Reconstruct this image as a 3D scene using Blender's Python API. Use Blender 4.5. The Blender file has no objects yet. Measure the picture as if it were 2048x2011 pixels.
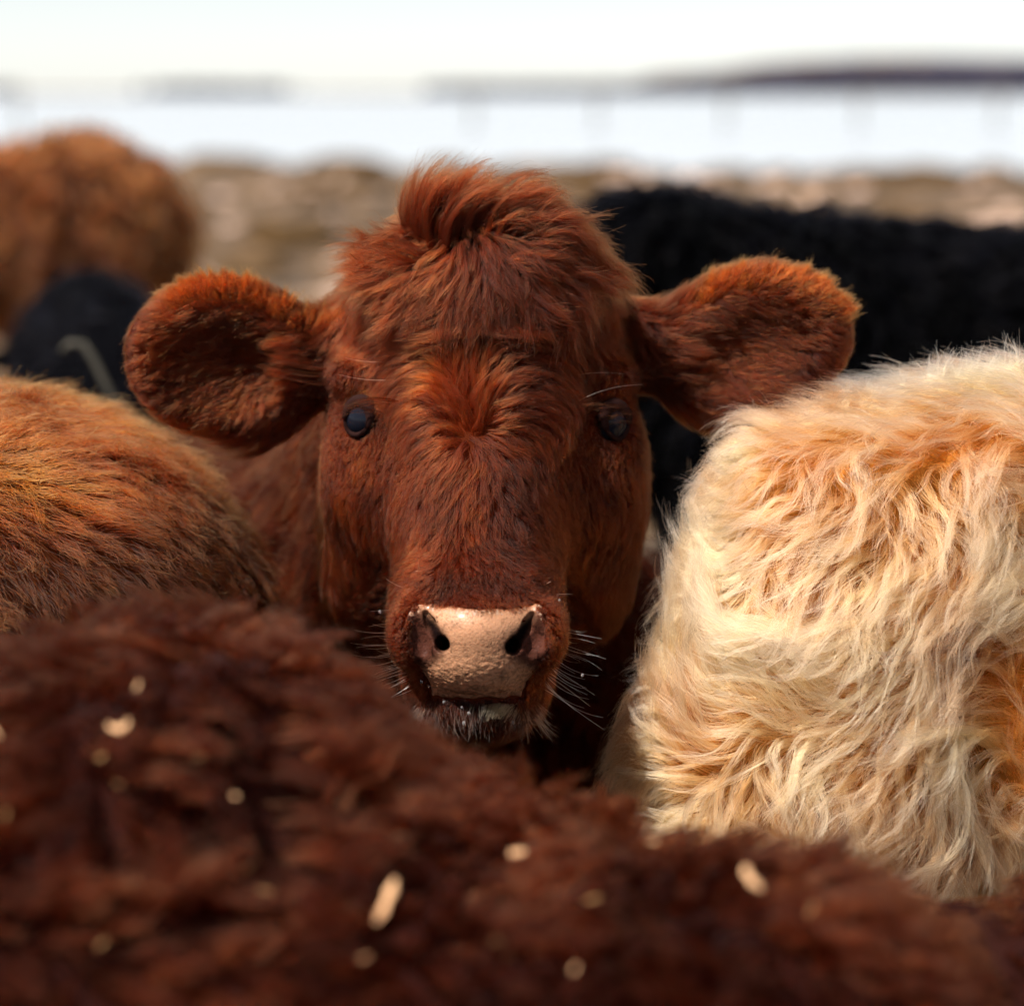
import bpy, math, random
import numpy as np
from mathutils import kdtree, Vector
SC = bpy.context.scene
COL = SC.collection
QUAL = 1.0
# ------------------------------------------------------------------ camera, sky, sun, exposure
H = 1.40; PITCH = math.radians(11.0); LENS = 74.5; FPX = LENS / 36 * 2048
cd = bpy.data.cameras.new('camera'); cam = bpy.data.objects.new('camera', cd); COL.objects.link(cam)
cam.location = (0, 0, H); cam.rotation_euler = (math.radians(90) - PITCH, 0, 0)
cd.sensor_width = 36; cd.lens = LENS; cd.clip_start = .05; cd.clip_end = 6000
cd.dof.use_dof = True; cd.dof.focus_distance = 1.745; cd.dof.aperture_fstop = 2.5
SC.camera = cam
SUN_DIR = np.array([-.44, -.28, .85]); SUN_DIR /= np.linalg.norm(SUN_DIR)
w = bpy.data.worlds.new('World'); SC.world = w; w.use_nodes = True
wn = w.node_tree.nodes; wl = w.node_tree.links
sky = wn.new('ShaderNodeTexSky'); sky.sky_type = 'NISHITA'; sky.sun_disc = False
sky.sun_elevation = math.asin(SUN_DIR[2]); sky.sun_rotation = math.atan2(SUN_DIR[0], SUN_DIR[1])
sky.air_density = .85; sky.dust_density = .2; sky.ozone_density = 2.0; sky.altitude = 0
hs = wn.new('ShaderNodeHueSaturation'); hs.inputs['Saturation'].default_value = .35; wl.new(sky.outputs[0], hs.inputs['Color']); wl.new(hs.outputs[0], wn['Background'].inputs[0]); wn['Background'].inputs[1].default_value = .068
sd = bpy.data.lights.new('sun', 'SUN'); sun = bpy.data.objects.new('sun', sd); COL.objects.link(sun)
sd.energy = 5.0; sd.angle = math.radians(.55); sd.color = (1, .945, .87)
sun.rotation_euler = Vector(SUN_DIR).to_track_quat('Z', 'Y').to_euler(); sun.location = (-3, -3, 6)
SC.view_settings.view_transform = 'Standard'; SC.view_settings.look = 'None'
SC.view_settings.exposure = 1.16; SC.view_settings.gamma = 1
SC.render.engine = 'CYCLES'; cy = SC.cycles
cy.max_bounces = 10; cy.diffuse_bounces = 3; cy.glossy_bounces = 5; cy.transmission_bounces = 7
cy.transparent_max_bounces = 4; cy.caustics_reflective = False; cy.caustics_refractive = False
cy.use_adaptive_sampling = True; cy.adaptive_threshold = .02; cy.use_denoising = True
cy.sample_clamp_indirect = 6
SC.cycles_curves.shape = 'RIBBONS' if hasattr(SC.cycles_curves, 'shape') else None

# ------------------------------------------------------------------ helpers
rng = np.random.default_rng(7)
RV = np.array([1., 0, 0]); UV = np.array([0, math.sin(PITCH), math.cos(PITCH)]); FV = np.array([0, math.cos(PITCH), -math.sin(PITCH)])
CAM = np.array([0, 0, H])
def P(px, py, d):                       # a direction from the camera stand and a depth -> a place in the world
    return CAM + d * (FV + RV * (px - 1024) / FPX - UV * (py - 1005.5) / FPX)
def proj(p):
    q = p - CAM; d = q @ FV
    return 1024 + (q @ RV) / d * FPX, 1005.5 - (q @ UV) / d * FPX, d
M1 = 1 / FPX
def nrm(v): return v / np.maximum(np.linalg.norm(v, axis=-1, keepdims=True), 1e-9)
def hsh(i, j, k, s):
    with np.errstate(over='ignore'):
        h = (i.astype(np.uint32) * np.uint32(374761393) + j.astype(np.uint32) * np.uint32(668265263) + k.astype(np.uint32) * np.uint32(2147483647 & 1274126177) + np.uint32(s * 974711 + 13))
        h = (h ^ (h >> np.uint32(13))) * np.uint32(1274126177)
        h = h ^ (h >> np.uint32(16))
    return (h & np.uint32(0xffffff)).astype(np.float64) / float(0xffffff) * 2 - 1
def vn(p, scale=1., s=0):
    p = p * scale; i = np.floor(p).astype(np.int64); f = p - i; f = f * f * (3 - 2 * f); r = 0
    for a in (0, 1):
        for b in (0, 1):
            for c in (0, 1):
                wgt = (f[..., 0] if a else 1 - f[..., 0]) * (f[..., 1] if b else 1 - f[..., 1]) * (f[..., 2] if c else 1 - f[..., 2])
                r = r + wgt * hsh(i[..., 0] + a, i[..., 1] + b, i[..., 2] + c, s)
    return r
def smin(a, b, k):
    h = np.clip(.5 + .5 * (b - a) / k, 0, 1); return b * (1 - h) + a * h - k * h * (1 - h)
def ell(c, r, rot=None):
    c = np.array(c, float); r = np.array(r, float)
    def f(p):
        q = p - c
        if rot is not None: q = q @ rot
        a = np.linalg.norm(q / r, axis=-1); b = np.linalg.norm(q / (r * r), axis=-1)
        return a * (a - 1) / np.maximum(b, 1e-6)
    f.bb = (c - r.max(), c + r.max()); return f
def cone(a, b, ra, rb):
    a = np.array(a, float); b = np.array(b, float); ba = b - a; L2 = ba @ ba
    def f(p):
        t = np.clip(((p - a) @ ba) / L2, 0, 1)
        return np.linalg.norm(p - a - t[..., None] * ba, axis=-1) - (ra + (rb - ra) * t)
    m = max(ra, rb); f.bb = (np.minimum(a, b) - m, np.maximum(a, b) + m); return f
class SDF:
    def __init__(s): s.add = []; s.cut = []; s.bump = 0
    def u(s, f, k=.03): s.add.append((f, k)); return s
    def c(s, f, k=.008): s.cut.append((f, k)); return s
    def __call__(s, p):
        sh = p.shape[:-1]; p = p.reshape(-1, 3); d = np.full(len(p), 1.0)
        for f, k in s.add:                      # only where the primitive can matter
            m = np.all((p > f.bb[0] - .12) & (p < f.bb[1] + .12), axis=1)
            if m.any():
                q = f(p[m]); dm = d[m]; d[m] = np.where(dm > .9, q, smin(dm, q, k))
        for f, k in s.cut:
            m = np.all((p > f.bb[0] - .03) & (p < f.bb[1] + .03), axis=1)
            if m.any(): d[m] = -smin(-d[m], f(p[m]), k)
        if s.bump:
            m = d < .12; d[m] -= s.bump * (vn(p[m], 7, 77) + .5 * vn(p[m], 16, 78))
        return d.reshape(sh)
def grad(f, p, e=.003):
    g = np.stack([f(p + np.array(o) * e) - f(p - np.array(o) * e) for o in ((1, 0, 0), (0, 1, 0), (0, 0, 1))], -1)
    return nrm(g)
def axis_grid(lo, hi, flo=None, fhi=None, fine=.01, coarse=.02):
    if flo is None: return np.arange(lo, hi + coarse, coarse)
    a = [np.arange(flo, fhi, fine)]
    x = flo; st = fine; left = []
    while x > lo: st = min(st * 1.15, coarse); x -= st; left.append(x)
    x = a[0][-1]; st = fine; right = []
    while x < hi: st = min(st * 1.15, coarse); x += st; right.append(x)
    return np.concatenate([left[::-1], a[0], right])
def nets(f, xs, ys, zs):
    nx, ny, nz = len(xs), len(ys), len(zs); V = np.empty((nx, ny, nz), np.float32)
    Y, Z = np.meshgrid(ys, zs, indexing='ij')
    for i in range(nx): V[i] = f(np.stack([np.full(Y.shape, xs[i]), Y, Z], -1))
    S = V < 0; cnt = np.zeros((nx - 1, ny - 1, nz - 1), np.int8)
    for a in (0, 1):
        for b in (0, 1):
            for c in (0, 1): cnt += S[a:nx - 1 + a, b:ny - 1 + b, c:nz - 1 + c]
    act = (cnt > 0) & (cnt < 8); I, J, K = np.nonzero(act); n = len(I)
    idx = -np.ones(act.shape, np.int64); idx[I, J, K] = np.arange(n)
    acc = np.zeros((n, 3)); num = np.zeros(n)
    def corner(a, b, c): return np.stack([xs[I + a], ys[J + b], zs[K + c]], -1), V[I + a, J + b, K + c]
    ed = []
    for a in (0, 1):
        for b in (0, 1): ed += [((0, a, b), (1, a, b)), ((a, 0, b), (a, 1, b)), ((a, b, 0), (a, b, 1))]
    for c0, c1 in ed:
        p0, v0 = corner(*c0); p1, v1 = corner(*c1); m = (v0 < 0) != (v1 < 0)
        t = np.where(m, v0 / np.where(m, v0 - v1, 1), 0)[:, None]
        acc += np.where(m[:, None], p0 + (p1 - p0) * t, 0); num += m
    vs = acc / num[:, None]; q = []
    for ax in range(3):
        A = np.take(S, range(0, S.shape[ax] - 1), ax); B = np.take(S, range(1, S.shape[ax]), ax)
        i, j, k = np.nonzero(A != B); inside = A[i, j, k]
        o = [(0, -1, -1), (0, 0, -1), (0, 0, 0), (0, -1, 0)] if ax == 0 else [(-1, 0, -1), (-1, 0, 0), (0, 0, 0), (0, 0, -1)] if ax == 1 else [(-1, -1, 0), (0, -1, 0), (0, 0, 0), (-1, 0, 0)]
        ok = np.ones(len(i), bool); idxs = []
        for d in o:
            a, b, c = i + d[0], j + d[1], k + d[2]
            v = (a >= 0) & (b >= 0) & (c >= 0) & (a < nx - 1) & (b < ny - 1) & (c < nz - 1); ok &= v
            idxs.append(np.where(v, idx[np.clip(a, 0, nx - 2), np.clip(b, 0, ny - 2), np.clip(c, 0, nz - 2)], -1))
        F = np.stack(idxs, -1)[ok]; ins = inside[ok]
        F[~ins] = F[~ins][:, ::-1]; q.append(F)
    return vs, np.concatenate(q)
def link(o, parent):
    COL.objects.link(o)
    if parent is not None: o.parent = parent
    return o
def mesh_obj(name, vs, fs, mat, parent=None, smooth=True, col=None):
    me = bpy.data.meshes.new(name); base = np.array(parent.location) if parent is not None else np.zeros(3)
    vs = np.asarray(vs, float) - base
    if isinstance(fs, np.ndarray) and fs.ndim == 2:
        k = fs.shape[1]; me.vertices.add(len(vs)); me.vertices.foreach_set('co', vs.astype(np.float32).ravel())
        me.loops.add(fs.size); me.loops.foreach_set('vertex_index', fs.astype(np.int32).ravel())
        me.polygons.add(len(fs)); me.polygons.foreach_set('loop_start', np.arange(0, fs.size, k, dtype=np.int32))
        me.update(calc_edges=True); me.validate()
    else: me.from_pydata([tuple(v) for v in vs], [], [tuple(f) for f in fs]); me.update()
    if smooth: me.polygons.foreach_set('use_smooth', np.ones(len(me.polygons), bool))
    if col is not None:
        at = me.color_attributes.new('tone', 'FLOAT_COLOR', 'POINT'); at.data.foreach_set('color', np.concatenate([col, np.ones((len(col), 1))], 1).astype(np.float32).ravel())
    me.materials.append(mat); return link(bpy.data.objects.new(name, me), parent)
def hair_obj(name, pts, rad, mat, parent, tint=None):
    n, k, _ = pts.shape; hc = bpy.data.hair_curves.new(name); hc.add_curves([k] * n)
    base = np.array(parent.location) if parent is not None else np.zeros(3)
    hc.attributes['position'].data.foreach_set('vector', (pts - base).astype(np.float32).ravel())
    a = hc.attributes.new('radius', 'FLOAT', 'POINT'); a.data.foreach_set('value', rad.astype(np.float32).ravel())
    t = hc.attributes.new('tint', 'FLOAT', 'CURVE'); t.data.foreach_set('value', (np.full(n, .5) if tint is None else tint).astype(np.float32))
    hc.materials.append(mat); return link(bpy.data.objects.new(name, hc), parent)
def thing(name, label, cat, loc, group=None):
    o = bpy.data.objects.new(name, None); COL.objects.link(o); o.location = loc; o.empty_display_size = .2
    o['label'] = label; o['category'] = cat
    if group: o['group'] = group
    return o
def tag(o, label, cat, group=None):
    o['label'] = label; o['category'] = cat
    if group: o['group'] = group
    return o
# ------------------------------------------------------------------ materials
def mat(name): m = bpy.data.materials.new(name); m.use_nodes = True; return m, m.node_tree.nodes, m.node_tree.links, m.node_tree.nodes['Principled BSDF']
def ramp(n, stops):
    r = n.new('ShaderNodeValToRGB'); e = r.color_ramp.elements
    while len(e) < len(stops): e.new(.5)
    for el, (p, c) in zip(e, stops): el.position = p; el.color = (*c, 1)
    return r
def hair_mat(name, dark, mid, light, rough=.42, radial=.55, ior=1.5, tip=None, tipw=.6):
    m, n, l, b = mat(name); n.remove(b)
    h = n.new('ShaderNodeBsdfHairPrincipled'); h.model = 'CHIANG'; h.parametrization = 'COLOR'
    a = n.new('ShaderNodeAttribute'); a.attribute_name = 'tint'; r = ramp(n, [(0, dark), (.5, mid), (1, light)])
    l.new(a.outputs['Fac'], r.inputs[0])
    if tip is None: l.new(r.outputs[0], h.inputs['Color'])
    else:                                   # sun-bleached ends
        hi = n.new('ShaderNodeHairInfo'); pw = n.new('ShaderNodeMath'); pw.operation = 'POWER'; pw.inputs[1].default_value = 1.8; ml = n.new('ShaderNodeMath'); ml.operation = 'MULTIPLY'; ml.inputs[1].default_value = tipw
        x = n.new('ShaderNodeMix'); x.data_type = 'RGBA'; x.inputs[7].default_value = (*tip, 1)
        l.new(hi.outputs['Intercept'], pw.inputs[0]); l.new(pw.outputs[0], ml.inputs[0]); l.new(ml.outputs[0], x.inputs[0]); l.new(r.outputs[0], x.inputs[6]); l.new(x.outputs[2], h.inputs['Color'])

    h.inputs['Roughness'].default_value = rough; h.inputs['Radial Roughness'].default_value = radial
    h.inputs['Random Roughness'].default_value = .2; h.inputs['IOR'].default_value = ior
    l.new(h.outputs[0], n['Material Output'].inputs['Surface']); return m
def skin_mat(name, c, rough=.7):
    m, n, l, b = mat(name); t = n.new('ShaderNodeTexNoise'); t.inputs['Scale'].default_value = 30; t.inputs['Detail'].default_value = 6
    r = ramp(n, [(.3, tuple(x * .6 for x in c)), (.7, c)]); tc = n.new('ShaderNodeTexCoord'); l.new(tc.outputs['Object'], t.inputs['Vector'])
    l.new(t.outputs[0], r.inputs[0]); l.new(r.outputs[0], b.inputs['Base Color']); b.inputs['Roughness'].default_value = rough; b.inputs['Specular IOR Level'].default_value = 0; return m

# ------------------------------------------------------------------ hair growing
def sample(vs, fs, n, wfun):
    tri = np.concatenate([fs[:, [0, 1, 2]], fs[:, [0, 2, 3]]]) if fs.shape[1] == 4 else fs
    A, B, C = vs[tri[:, 0]], vs[tri[:, 1]], vs[tri[:, 2]]; cr = np.cross(B - A, C - A); ar = np.linalg.norm(cr, axis=1)
    c = (A + B + C) / 3; N = cr / np.maximum(ar[:, None], 1e-12); wt = ar * wfun(c, N); wt /= wt.sum()
    t = rng.choice(len(tri), n, p=wt); u, v = rng.random(n), rng.random(n); s = u + v > 1; u[s] = 1 - u[s]; v[s] = 1 - v[s]
    return A[t] + (B - A)[t] * u[:, None] + (C - A)[t] * v[:, None]
def seen(back=.10, x0=-120, x1=2170, y0=-100, y1=2130):
    def f(c, N):
        px, py, d = proj(c); v = nrm(CAM - c); dt = (v * N).sum(1)
        inside = (px > x0) & (px < x1) & (py > y0) & (py < y1)
        return np.where(dt > -.35, np.where(inside, 1., back), back * .6)
    return f
def rot_about(v, ax, ang):
    c, s = np.cos(ang)[:, None], np.sin(ang)[:, None]
    return v * c + np.cross(ax, v) * s + ax * (ax * v).sum(1, keepdims=True) * (1 - c)
def grow(sdf, roots, L, flow, K=8, lift0=50, lift1=8, swirl=.5, sscale=18., wave=.4, wfreq=2., droop=0., jit=.25, seed=1, hmin=.2):
    n = len(roots); N = grad(sdf, roots); p = roots - N * .0012; pts = [p]; ph = rng.random(n) * 6.28; sg = rng.normal(0, jit, n)
    wamp = wave * (.4 + rng.random(n)); wf = wfreq * (.6 + .8 * rng.random(n)); st = L / (K - 1)
    for k in range(1, K):
        t = k / (K - 1); Nn = grad(sdf, p) if k > 1 else N; f = flow(p, Nn); f = nrm(f - Nn * (f * Nn).sum(1, keepdims=True))
        ang = swirl * vn(roots, sscale, seed) * 2.2 + sg + wamp * np.sin(ph + wf * t * 6.28)
        f = rot_about(f, Nn, ang); th = np.radians(lift0 + (lift1 - lift0) * t ** .7) * (1 + .35 * vn(roots, sscale * 1.7, seed + 5))
        d = f * np.cos(th)[:, None] + Nn * np.sin(th)[:, None] + np.array([0, 0, -droop * t]); p = p + nrm(d) * st[:, None]
        dd = sdf(p); hm = hmin * .004 * (1 - .5 * t); push = np.maximum(hm - dd, 0); p = p + Nn * push[:, None]; pts.append(p)
    return np.stack(pts, 1)
def brood(guides, roots, clump=.6, power=1.3, frizz=.002, lvar=.35, K=None, gr=None):
    g0 = guides[:, 0]; kd = kdtree.KDTree(len(g0))
    for i, p in enumerate(g0): kd.insert(p, i)
    kd.balance(); own = np.array([kd.find(p)[1] for p in roots]); n = len(roots); K = guides.shape[1]
    t = np.linspace(0, 1, K)[None, :, None]; G = guides[own]; rel = G - G[:, :1]
    s = (1 - lvar * rng.random(n) ** 1.5)[:, None, None]
    u = t * s * (K - 1); i0 = np.clip(np.floor(u).astype(int), 0, K - 2)[..., 0]; fr = u - i0[..., None]
    ar = np.arange(n)[:, None]; rl = rel[ar, i0] * (1 - fr) + rel[ar, i0 + 1] * fr; gp = rl + G[:, :1]
    a = roots[:, None] + rl; cl = (clump * (.35 + .9 * rng.random(n)))[:, None, None]
    out = a + (gp - a) * np.clip(cl * t ** power, 0, .97)
    d1, d2 = nrm(rng.normal(size=(n, 1, 3))), nrm(rng.normal(size=(n, 1, 3))); fz = frizz * (.4 + 1.4 * rng.random((n, 1, 1)) ** 2)
    out = out + fz * t * (d1 * np.sin(t * 4 + rng.random((n, 1, 1)) * 6) + d2 * np.sin(t * 9 + rng.random((n, 1, 1)) * 6) * .5 + d1 * t)
    return out, own
def taper(n, K, r0, r1, var=.3):
    t = np.linspace(0, 1, K)[None]; return (r0 + (r1 - r0) * t ** 1.4) * (1 + var * rng.normal(size=(n, 1))).clip(.4, 2)
def coat(name, sdf, vs, fs, parent, m, n, ng, L, flow, wfun=None, r=(.00022, .00006), tint=None, br={}, keep=None, **kw):
    n = int(n * QUAL); ng = int(ng * QUAL); wfun = wfun or seen(); cand = sample(vs, fs, int(ng * 1.0), wfun); rt = sample(vs, fs, n, wfun)
    if keep is not None: cand = cand[keep(cand)]; rt = rt[keep(rt)]
    Lg = L(cand) * (.8 + .4 * rng.random(len(cand))); g = grow(sdf, cand, Lg, flow, **kw); pts, own = brood(g, rt, **br)
    pts[:, 0] -= 0; ti = tint(rt, own) if tint else .5 + .5 * vn(rt, 25, 3)
    gt = rng.random(len(cand)); ti = np.clip(.5 + .5 * (.5 * ti + .35 * (gt[own] * 2 - 1) + .3 * rng.normal(size=len(rt))), 0, 1) if tint is None else np.clip(ti + .22 * (gt[own] - .5) + .1 * rng.normal(size=len(rt)), 0, 1)
    return hair_obj(name, pts, taper(len(rt), pts.shape[1], *r), m, parent, ti)
def anchors(A, sig=70.):
    A = np.array(A, float); nc = A.shape[1] - 2
    def f(p):
        px, py, d = proj(p); w = np.exp(-((px[:, None] - A[:, 0]) ** 2 + (py[:, None] - A[:, 1]) ** 2) / (2 * sig * sig)) + 1e-9
        # far from every anchor fall back on the nearest
        return (w @ A[:, 2:]) / w.sum(1, keepdims=True)
    return f
def flow_from(A, sig=70.):
    f = anchors(A, sig)
    def g(p, N):
        v = f(p); return v[:, :1] * RV - v[:, 1:2] * UV
    return g
def const_flow(v, vary=.0, scale=6., seed=2):
    v = np.array(v, float)
    def g(p, N):
        o = np.stack([vn(p, scale, seed), vn(p, scale, seed + 1), vn(p, scale, seed + 2)], -1); return v + vary * o
    return g

# ------------------------------------------------------------------ ground, water, far shore
def grid_sheet(xs, ys, zf):
    X, Y = np.meshgrid(xs, ys, indexing='ij'); Z = zf(X, Y); vs = np.stack([X, Y, Z], -1).reshape(-1, 3)
    a, b = len(xs), len(ys); i = np.arange(a - 1)[:, None] * b + np.arange(b - 1)[None]; i = i.ravel()
    return vs, np.stack([i, i + b, i + b + 1, i + 1], -1)
def shore_y(x): return 39.5 - .32 * x + .9 * np.sin(x * .9) + .5 * np.sin(x * 2.3 + 1)
def ground_z(X, Y):
    p = np.stack([X, Y, X * 0], -1); amp = np.clip((Y - 3) / 12, 0, 1)
    z = amp * (.10 * vn(p, .35, 1) + .07 * vn(p, .9, 2) + .05 * vn(p, 2.3, 3))
    e = Y - shore_y(np.clip(X, -40, 40)); z = z - .55 * np.clip(e / 2.5, 0, 1) - .5 * np.clip(e / 30, 0, 1)
    far = np.clip((Y - 796) / 20, 0, 1); z = z + .7 * far
    hill = np.clip((Y - 800) / 200, 0, 1) * (.6 + 15 * np.clip((X - 30) / 130, 0, 1) + (.4 + 3.5 * np.clip((X - 30) / 60, 0, 1)) * vn(p, .02, 5)); return z + hill
gm, n_, l_, b_ = mat('winter_grass')
tc = n_.new('ShaderNodeTexCoord'); t1 = n_.new('ShaderNodeTexNoise'); t1.inputs['Scale'].default_value = 1.7; t1.inputs['Detail'].default_value = 5; t1.inputs['Roughness'].default_value = .6
t2 = n_.new('ShaderNodeTexNoise'); t2.inputs['Scale'].default_value = 5; t2.inputs['Detail'].default_value = 8
r1 = ramp(n_, [(.38, (.020, .011, .003)), (.47, (.055, .028, .008)), (.57, (.11, .058, .018)), (.67, (.29, .175, .10))]); r2 = ramp(n_, [(.25, (.45, .42, .38)), (.7, (1, 1, 1))])
mx = n_.new('ShaderNodeMix'); mx.data_type = 'RGBA'; mx.blend_type = 'MULTIPLY'; mx.inputs[0].default_value = .8
l_.new(tc.outputs['Object'], t1.inputs[0]); l_.new(tc.outputs['Object'], t2.inputs[0]); l_.new(t1.outputs[0], r1.inputs[0]); l_.new(t2.outputs[0], r2.inputs[0])
l_.new(r1.outputs[0], mx.inputs[6]); l_.new(r2.outputs[0], mx.inputs[7]); l_.new(mx.outputs[2], b_.inputs['Base Color']); b_.inputs['Roughness'].default_value = .95
xs = np.concatenate([-np.geomspace(900, 14, 40), np.arange(-13.6, 13.6, .22), np.geomspace(14, 900, 40)])
ys = np.concatenate([np.arange(-8, 52, .25), np.geomspace(53, 1500, 90)])
gv, gf = grid_sheet(xs, ys, ground_z); g = mesh_obj('ground', gv, gf, gm); g['kind'] = 'structure'
wm, n_, l_, b_ = mat('frozen_water'); b_.inputs['Base Color'].default_value = (.31, .33, .35, 1); b_.inputs['Roughness'].default_value = .22
b_.inputs['IOR'].default_value = 1.33; tn = n_.new('ShaderNodeTexNoise'); tn.inputs['Scale'].default_value = .6; bp = n_.new('ShaderNodeBump'); bp.inputs['Strength'].default_value = .15
tc = n_.new('ShaderNodeTexCoord'); l_.new(tc.outputs['Object'], tn.inputs[0]); l_.new(tn.outputs[0], bp.inputs['Height']); l_.new(bp.outputs[0], b_.inputs['Normal'])
wv, wf = grid_sheet(np.linspace(-900, 900, 10), np.linspace(20, 900, 10), lambda X, Y: X * 0 - .32)
wa = mesh_obj('water', wv, wf, wm); wa['kind'] = 'structure'
# far wood along the opposite shore: one mass of crowns
def far_wood():
    vs, fs = [], []; r = random.Random(4)
    ico = [(math.cos(a) * math.cos(e), math.sin(a) * math.cos(e), math.sin(e)) for e in (-.9, 0, .8) for a in [i * 1.047 + e for i in range(6)]] + [(0, 0, 1.15)]
    fc = [(i, (i + 1) % 6, 6 + (i + 1) % 6, 6 + i) for i in range(6)] + [(6 + i, 6 + (i + 1) % 6, 12 + (i + 1) % 6, 12 + i) for i in range(6)] + [(12 + i, 12 + (i + 1) % 6, 18) for i in range(6)]
    for q in range(3600):
        x = r.uniform(-230, 250); y = r.uniform(806, 850); dens = .12 + .30 * math.sin(x * .06 + 2) if x < -10 else .55 + .45 * min(1, x / 110)
        if r.random() > dens: continue
        h = r.uniform(1.2, 2.4) * (1 if x < 40 else 1 + min(1.2, (x - 40) / 70)); z = float(ground_z(np.array(x), np.array(y))); b = len(vs)
        for v in ico: k = r.uniform(.75, 1.2); vs.append((x + v[0] * h * .8 * k, y + v[1] * h * .8 * k, z + h * .9 + v[2] * h * k))
        fs += [tuple(b + i for i in f) for f in fc]
    return vs, fs
fm = skin_mat('far_foliage', (.055, .052, .075), .95)  # purple cast of distant haze put into the foliage colour
fv, ff = far_wood(); fw = mesh_obj('far_wood', fv, ff, fm, smooth=False); fw['kind'] = 'stuff'; fw['label'] = 'purplish wood along the far shore across the pale water'; fw['category'] = 'trees'
# tussocks and pale stones on the near shore
tm = skin_mat('dry_grass', (.075, .044, .020), .95); stm = skin_mat('pale_stone', (.60, .42, .33), .8)
def lump(seed, a, b, c, res=14, spiky=0.):
    u = np.linspace(0, 2 * math.pi, res, endpoint=False); v = np.linspace(-.2, math.pi / 2, res // 2); U, V = np.meshgrid(u, v, indexing='ij')
    d = np.stack([np.cos(U) * np.cos(V), np.sin(U) * np.cos(V), np.sin(V)], -1); k = 1 + .3 * vn(d + seed * 3.1, 1.7, seed) + spiky * vn(d + seed, 6, seed)
    p = (d * k[..., None] * np.array([a, b, c])).reshape(-1, 3); m = res // 2; f = []
    for i in range(res):
        for j in range(m - 1): f.append((i * m + j, ((i + 1) % res) * m + j, ((i + 1) % res) * m + j + 1, i * m + j + 1))
    f.append(tuple(i * m + m - 1 for i in range(res))); return p, f
r = random.Random(11)
for px, dpt, w_, h_ in ((1800, 33, 1.1, .42), (1210, 36, .55, .30), (1560, 35, .5, .18), (690, 39, .9, .25), (470, 40, .9, .22), (880, 38, .4, .2), (1420, 35, .4, .17), (1990, 32, .5, .15), (600, 30, .7, .15), (1700, 30, .5, .15)):
    x = (px - 1024) / FPX * dpt; z = float(ground_z(np.array(x), np.array(float(dpt)))); v, f = lump(int(px), w_, w_ * .7, h_, 24, .15)
    nm = 'left' if px < 1024 else 'right'
    o = mesh_obj('grass_tussock', v + np.array([x, dpt, z - .03]), f, tm); tag(o, 'low olive-brown grass tussock out of focus near the water edge', 'tussock', 'grass tussocks along the water edge')
o = [q for q in bpy.data.objects if q.name.startswith('grass_tussock')][0]; 
for q, lb in zip([q for q in bpy.data.objects if q.name.startswith('grass_tussock')], ('largest olive-brown grass mound at the water edge, on the right', 'narrow tall tussock at the water edge just right of the calf crest', 'low tussock at the water edge above the tip of the calf right-hand ear', 'broad brown tussock at the water edge left of the calf crest', 'broad brown tussock at the water edge beside the far brown cow', 'small tussock at the water edge touching the left side of the calf crest', 'small tussock at the water edge above the long black back', 'flat tussock at the water edge cut by the right picture edge', 'flat brown tussock on the shore between the far brown cow and the calf', 'flat tussock in front of the largest grass mound on the right')):
    q['label'] = lb
    if 'group' in q: del q['group']
for i in range(60):
    dpt = r.uniform(15, 37); px = r.uniform(330, 2040) if i % 3 else r.uniform(330, 900); x = (px - 1024) / FPX * dpt; w_ = r.uniform(.12, .36) * (.5 + dpt / 40); z = float(ground_z(np.array(x), np.array(dpt)))
    v, f = lump(i + 300, w_, w_ * .8, w_ * r.uniform(.35, .6), 18, .2); o = mesh_obj('grass_tussock', v + np.array([x, dpt, z - .03]), f, tm); tag(o, 'small olive-brown grass tussock out of focus among the pale stones on the shore', 'tussock', 'small tussocks scattered over the shore')
for i in range(90):
    dpt = r.uniform(14, 36); px = r.uniform(330, 2040); x = (px - 1024) / FPX * dpt
    s = r.uniform(.05, .17) * (.6 + dpt / 40); z = float(ground_z(np.array(x), np.array(dpt))); v, f = lump(i + 50, s, s * .8, s * .45)
    tag(mesh_obj('stone', v + np.array([x, dpt, z]), f, stm), 'pale pinkish stone out of focus on the brown shore ground', 'stone', 'pale stones on the shore')

fpm = skin_mat('weathered_wood', (.13, .11, .095), .9)
for px, lab in ((56, 'faint grey post standing in the pale water at the far left'), (948, 'faint grey post in the pale water just above the calf, leftmost of the right-hand row'), (1192, 'second faint post of the row in the water, right of the calf head'), (1445, 'third faint post of the row in the pale water'), (1707, 'fourth faint post of the row, before the dark far shore'), (1978, 'last faint post of the row in the water at the right edge')):
    dp = 104; x = (px - 1024) / FPX * dp; a = .10; L0, L1 = -.9, 1.75
    v = [(x + a * (1 - .15 * t) * math.cos(q), dp + a * (1 - .15 * t) * math.sin(q), L0 + (L1 - L0) * t) for t in (0, .5, 1) for q in [i * .785 for i in range(8)]] + [(x, dp, L1 + .06)]
    f = [(m * 8 + i, m * 8 + (i + 1) % 8, m * 8 + 8 + (i + 1) % 8, m * 8 + 8 + i) for m in (0, 1) for i in range(8)] + [(16 + i, 16 + (i + 1) % 8, 24) for i in range(8)] + [tuple(range(8))[::-1]]
    tag(mesh_obj('post', v, f, fpm), lab, 'post')
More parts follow.
